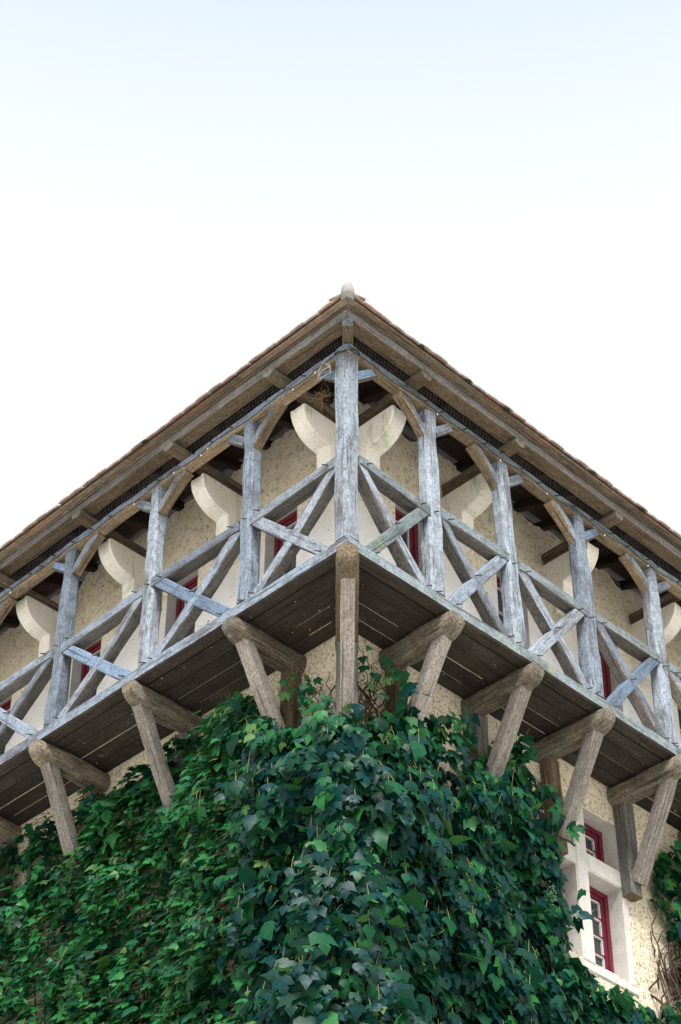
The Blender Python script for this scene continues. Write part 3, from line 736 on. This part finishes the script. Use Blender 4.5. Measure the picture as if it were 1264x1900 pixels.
# ================================================================== VINE
def leaf_shape(kind):
    "three-lobed creeper leaf, stalk end at the origin, tip towards +y, unit length about 1"
    half = {0: [(0, 0.06), (.16, -.06), (.38, .02), (.60, .30), (.36, .36), (.30, .50), (.17, .72)],
            1: [(0, 0.05), (.20, -.08), (.46, .04), (.55, .42), (.62, .62), (.34, .52), (.20, .74)],
            2: [(0, 0.02), (.14, -.02), (.32, .06), (.44, .30), (.34, .52), (.20, .74), (.10, .88)]}[kind]
    tip = (0, 1.0)
    mid = [(0, .06), (0, .3), (0, .55), (0, .8)]
    def zc(x, y): return -.16*abs(x)**1.1 - .22*y*y + .02
    V = [(x, y, zc(x, y)) for x, y in mid]+[(0, 1, zc(0, 1)-.03)]
    F = []
    for s in (1, -1):
        b = len(V); V += [(s*x, y, zc(x, y)-.03*math.sin(9*y)) for x, y in half[1:]]
        i = lambda k_: b+k_
        fs = [(0, i(0), i(1)), (0, i(1), 1), (1, i(1), i(2)), (1, i(2), i(3)), (1, i(3), 2), (2, i(3), i(4)), (2, i(4), i(5)), (2, i(5), 3), (3, i(5), 4)]
        F += [f if s > 0 else tuple(reversed(f)) for f in fs]
    return np.array(V), F
SH = [leaf_shape(i) for i in range(3)]
LM = {}
for i in range(3):
    for j in range(5):
        me = bpy.data.meshes.new('leaf'); me.from_pydata([tuple(v) for v in SH[i][0]], [], SH[i][1]); me.materials.append(LEAVES[j]); me.shade_smooth(); LM[i, j] = me
camp = Vector(cam.matrix_world.translation)
def inframe(p):
    d = p-camp; z = d.dot(fw); return abs(3907*d.dot(rt)/z) < 660 and abs(3907*d.dot(up)/z) < 970
def interp(tab, x):
    if x <= tab[0][0]: return tab[0][1]
    for (a, b), (c, d) in zip(tab, tab[1:]):
        if x <= c: return b+(d-b)*(x-a)/(c-a)
    return tab[-1][1]
TOPL = [(.4, -1.27), (.9, -1.16), (1.25, -.98), (1.5, -.52), (1.64, -.44), (2.1, -.40), (2.6, -.42), (3.2, -.42), (4.1, -.45), (5.0, -.42), (6.5, -.6), (8, -.9), (9, -1.4)]
TOPR = [(.4, -1.27), (.95, -1.03), (1.3, -.80), (1.46, -.72), (1.80, -.66), (1.88, -.95), (1.97, -1.15), (2.08, -.95), (2.3, -.62), (2.63, -.44), (2.8, -.50), (2.93, -.60), (3.05, -.85), (3.17, -1.08), (3.24, -1.4), (3.26, -1.6), (3.12, -1.95), (3.05, -2.15)]
def cover(face, u, h, rr):
    "is there foliage at this spot of the wall"
    j = .09*noise.noise(Vector((u*5, h*5, 3 if face == 'L' else 8)))
    if face == 'L': ok = h < interp(TOPL, u)+j
    else:
        ok = (u < 3.14 and h < interp(TOPR, u+.08)+j) or (u > 3.0 and h < (-2.38 if u < 3.7 else -2.26)-.04*math.sin(u*5)+j) or (h < -2.2 and u < 3.4+j)
    if not ok: return False
    # thin places where wall and stems show
    g = noise.noise(Vector((u*1.9, h*1.9, 20 if face == 'L' else 31)))
    if face == 'L' and abs(u-1.5-(-1.6-h)*.08) < .15 and -3.4 < h < -1.3 and g > -.12 and rr.random() < .55: return False
    if face == 'L' and g > .52 and rr.random() < .8: return False
    return True
def surface(s, h):
    "walk along the vine's outer skin: s<0 along L, s>0 along R, rounded at the corner"
    rc = .42
    arc = rc*math.pi/2
    if abs(s) <= arc/2:
        a = s/rc  # -pi/4..pi/4 round the corner
        ctr = Vector((.75-.0, .75-.0)); d = Vector((-math.cos(math.pi/4-a), -math.sin(math.pi/4-a)))
        d = Vector((-math.cos(math.pi/4+a), -math.sin(math.pi/4+a)))
        return None, d
    return ('R' if s > 0 else 'L'), None
leaves = []   # (world pos, tip, normal, size, shape, tint)
def add_leaf(p, tip, nrm, size, rr, tints): 
    leaves.append((p, tip, nrm, size, rr.choice((0, 0, 1, 1, 2)), rr.choices(range(5), tints)[0]))
rr = random.Random(21)
def thick(u, h):
    "how far the foliage stands off the wall"
    b = .22+.16*noise.noise(Vector((u*1.3, h*1.3, 1)))+.34*noise.noise(Vector((u*2.9, h*2.0, 5)))+.12*noise.noise(Vector((u*6, h*4.5, 8)))
    return max(.05, b+.10*min(1, max(0, (-h-.6)/1.5)))
DC = Vector((-1, -1, 0)).normalized()
def vine_leaves(face, u0, u1, h0, h1, dens, test):
    n = int((u1-u0)*(h1-h0)*dens)
    for _ in range(n):
        u, h = rr.uniform(u0, u1), rr.uniform(h0, h1)
        if not test(face, u, h): continue
        lay = rr.random()**.8; th = (min(thick(u, h), .14 if face == 'R' and 3.0 < u < 4.2 else 9)+(.20*min(1, max(0, (2.15-u)/.18))*min(1, max(0, (-h-.5)/.4)) if face == 'L' else 0))*lay+.02
        # rounding of the mass near the corner of the house
        p = P(face, u, WN+th, h); N = D(face, 0, 1, 0); U = D(face, 1, 0, 0)
        k_ = max(0, 1-(u-.75)/.55) if u > .75 else 1
        N = (N*(1-.5*k_)+DC*.7*k_).normalized()
        bulge = .16*k_*min(1, max(0, (-h-1.0)/.8)); p += DC*bulge*lay
        Z = Vector((0, 0, 1)); j = lambda s: Vector((rr.gauss(0, s), rr.gauss(0, s), rr.gauss(0, s)))
        left = face == 'L' and u > .75+rr.gauss(.65, .3)
        if left:
            if rr.random() < .80:
                tip = U*rr.uniform(.1, .9)+N*rr.uniform(.4, .9)-Z*rr.uniform(.1, .65); nr = Z*rr.uniform(.2, .8)+N*.95+j(.25)
            else: tip = -Z+N*.3+j(.3); nr = N+Z*.4+j(.25)
            tints = (1.5, .6, 5, 7.5, 1.0)
        else:
            if rr.random() < .85: tip = -Z+N*rr.uniform(.1, .5)+j(.24); nr = N*.9+Z*rr.uniform(.2, .8)+j(.22)
            else: tip = N*.6-Z*.3+j(.5); nr = Z+j(.4)
            tints = (5, 4.5, 3, .8, .12)
        top = interp(TOPL if face == 'L' else TOPR, u)
        if h > top-.25: tints = (3, 2, 4, 3, .5)
        s = .098*math.exp(rr.gauss(0, .33)); s = min(.20, max(.05, s))
        if left: s *= .74
        add_leaf(p, tip, nr, s, rr, tints)
main_test = lambda f, u, h: cover(f, u, h, rr)
vine_leaves('L', .42, 6.6, -4.7, -.3, 1050, main_test)
vine_leaves('R', .42, 5.4, -4.7, -.3, 760, main_test)
# loose shoots and sprigs near the top
def sprig(p0, p1, n, size, tints, spread=.05, N=None):
    N = N or DC
    for i in range(n):
        t = i/max(1, n-1); p = p0.lerp(p1, t)+Vector((rr.gauss(0, spread), rr.gauss(0, spread), rr.gauss(0, spread)))
        tip = Vector((rr.gauss(0, .5), rr.gauss(0, .5), -.8)); nr = N+Vector((rr.gauss(0, .4), rr.gauss(0, .4), rr.uniform(.0, .8)))
        add_leaf(p, tip, nr, size*rr.uniform(.7, 1.3), rr, tints)
SPR = [(P('R', 1.02, -.52, -.45), P('R', 1.22, -.42, -.62), 9, .11, (0, 1, 3, 5, 2), .035), (P('R', 1.05, -.5, -.55), P('R', .82, -.52, -.78), 9, .09, (0, 0, 3, 5, 2), .04),
       (P('R', 1.12, -.42, -.72), P('R', 1.18, -.40, -1.0), 12, .12, (1, 3, 4, 4, 1), .05), (P('R', .80, -.62, -.35), P('R', .85, -.6, -.62), 4, .07, (1, 1, 3, 3, 0), .03),
       (P('L', 1.18, -.5, -.62), P('L', .9, -.52, -.66), 11, .085, (0, 0, 3, 6, 2), .04), (P('L', .98, -.52, -.7), P('L', .92, -.5, -1.08), 14, .09, (0, 1, 4, 5, 2), .05),
       (P('L', 1.9, -.6, -.34), P('L', 1.7, -.6, -.6), 16, .09, (1, 0, 4, 4, 1), .06), (P('L', 2.15, -.6, -.40), P('L', 1.6, -.6, -.52), 22, .09, (1, 0, 4, 4, 1), .06),
       (P('R', 1.98, -.55, -.46), P('R', 1.95, -.5, -.66), 5, .13, (1, 3, 3, 3, 0), .03), (P('R', 2.55, -.5, -.34), P('R', 2.6, -.48, -.5), 5, .12, (1, 3, 3, 3, 0), .03),
       (P('R', 2.30, -.5, -.62), P('R', 2.38, -.48, -.85), 14, .08, (0, 0, 2, 5, 4), .05), (P('R', 3.08, -.5, -1.0), P('R', 3.16, -.5, -1.12), 5, .12, (2, 3, 3, 2, 0), .04),
       (P('R', 3.22, -.55, -1.65), P('R', 3.2, -.5, -1.9), 5, .13, (2, 4, 3, 0, 0), .04),
       (P('L', 1.25, -.42, -1.75), P('L', 1.15, -.40, -2.0), 10, .14, (0, 1, 1, 3, 4), .05)]
for s in SPR: sprig(*s)

VINE = empty('climbing_vine', (.6, .6, 0), 'dense dark green three-lobed creeper covering both walls at the house corner', 'climbing plant')
def build_leaves(vine, leaves, nbig):
    def mat(p, tip, nr, s):
        y = tip.normalized(); z = (nr-y*nr.dot(y)).normalized(); x = y.cross(z)
        W = Matrix.Identity(4)
        for i in range(3): W[i][0] = x[i]*s; W[i][1] = y[i]*s; W[i][2] = z[i]*s; W[i][3] = p[i]
        return W
    def score(l):
        if not inframe(l[0]): return 0
        # nearest and most outward leaves show largest
        N = D('L', 0, 1, 0) if l[0].x < l[0].y else D('R', 0, 1, 0)
        off = .75-min(l[0].x, l[0].y)
        return l[3]*(1+3*off)*abs((l[2].normalized()).dot((camp-l[0]).normalized()))
    order = sorted(range(len(leaves)), key=lambda i: -score(leaves[i]))
    big = set(order[:nbig])
    V, F, MI = [], [], []; base = 0
    for i, (p, tip, nr, s, sh, ti) in enumerate(leaves):
        W = mat(p, tip, nr, s)
        if i in big: link('leaf', LM[sh, ti], None, vine, W)
        else:
            A = np.array(W); v = SH[sh][0]; V.append(v @ A[:3, :3].T+A[:3, 3]); F += [tuple(base+k_ for k_ in f) for f in SH[sh][1]]; MI += [ti]*len(SH[sh][1]); base += len(v)
    if V:
        me = bpy.data.meshes.new('foliage'); me.from_pydata(np.concatenate(V).tolist(), [], F)
        for q in LEAVES: me.materials.append(q)
        me.polygons.foreach_set('material_index', MI); me.shade_smooth()
        tag(link('foliage', me, None, vine), kind='stuff')
build_leaves(VINE, leaves, 300)
# stalks of the leaves and woody stems
st = []
for i in range(0, len(leaves), 5):
    p, tip, nr, s, sh, ti = leaves[i]
    q = Vector((max(p.x, .0), max(p.y, .0), p.z)); back = -tip.normalized()*s*.9+Vector((.02, .02, .03))
    st.append(([p, p+back*.5+Vector((0, 0, .012)), p+back], .0022, .0016))
tag(tubes('leaf_stalks', st, PETI, VINE, ns=3), kind='stuff')
def wander(face, u, h, u1, h1, n, off, amp, rr):
    pts = []
    for i in range(n+1):
        t = i/n; pts.append(P(face, u+(u1-u)*t+amp*noise.noise(Vector((t*4, u*9, 1))), WN+off+amp*.5*noise.noise(Vector((t*5, u*7, 4))), h+(h1-h)*t+amp*.3*noise.noise(Vector((t*5, u, 7)))))
    return pts
rr2 = random.Random(9); stems = []
for f in 'LR':
    for i in range(16):
        u = rr2.uniform(.8, 4.8 if f == 'L' else 3.1); t0 = interp(TOPL if f == 'L' else TOPR, u)
        stems.append((wander(f, u*.6+.5, -12.0, u, t0-.05, 26, .05, .35, rr2), .022, .005))
for i in range(9): stems.append((wander('L', 1.65+rr2.uniform(-.1, .15), -3.4, 1.45+rr2.uniform(-.15, .3), -1.2+rr2.uniform(-.2, .5), 14, .12, .2, rr2), .012, .004))
for i in range(26): # dry tangle beside the corner wall post
    u = rr2.uniform(.80, 1.1); stems.append((wander('R', u, -1.25, u+rr2.uniform(-.15, .2), -.38+rr2.uniform(-.35, .1), 8, .06, .22, rr2), .010, .003))
for i in range(14):
    u = rr2.uniform(.82, 1.2); stems.append((wander('L', u, -1.2, u+rr2.uniform(-.2, .2), -.6+rr2.uniform(-.3, .1), 8, .06, .2, rr2), .008, .003))
tag(tubes('woody_stems', stems, STEM, VINE, ns=5), kind='stuff')
# clusters of unripe berries
bp = []
for c in (P('L', 2.2, -.42, -1.78), P('L', 1.55, -.42, -2.5), P('L', 1.5, -.40, -2.7), P('R', 2.7, -.38, -1.9)):
    V0 = c
    for i in range(34): bp.append(c+Vector((rr2.gauss(0, .02), rr2.gauss(0, .02), rr2.gauss(-.03, .045))))
bm = bmesh.new()
for p in bp: bmesh.ops.create_icosphere(bm, subdivisions=1, radius=.009, matrix=Matrix.Translation(p))
me = bpy.data.meshes.new('berries'); bm.to_mesh(me); bm.free(); tag(link('berries', me, simple('unripe_green_berry', (.05, .13, .06), .5, .3), VINE), kind='stuff')

# the second creeper beyond the cross window
V2 = empty('climbing_vine', (4.9, .7, 0), 'smaller creeper with bare twisted brown stems on the wall right of the stone cross window', 'climbing plant')
leaves = []
def far_test(f, u, h):
    lim = interp([(-3, 4.8), (-2.1, 4.62), (-1.7, 4.75), (-1.2, 4.50), (-.8, 4.52), (-.4, 4.85), (-.3, 5.0)], h)
    return u > lim+.08*noise.noise(Vector((u*5, h*5, 77)))
vine_leaves('R', 4.3, 7.2, -2.1, -.35, 300, far_test)
vine_leaves('R', 4.3, 7.2, -1.5, -.35, 150, far_test)
build_leaves(V2, leaves, 60)
stems = []
for i in range(46):
    u = rr2.uniform(4.42, 5.2); stems.append((wander('R', u+rr2.uniform(-.1, .1), -2.5, u+rr2.uniform(-.05, .45), rr2.uniform(-1.6, -.8), 14, rr2.uniform(.02, .16), .3, rr2), rr2.uniform(.006, .016), .004))
for i in range(4):
    u = 4.6+i*.25; stems.append((wander('R', u, -12.0, u, -2.4, 20, .08, .3, rr2), .03, .02))
tag(tubes('woody_stems', stems, STEM, V2, ns=5), kind='stuff')
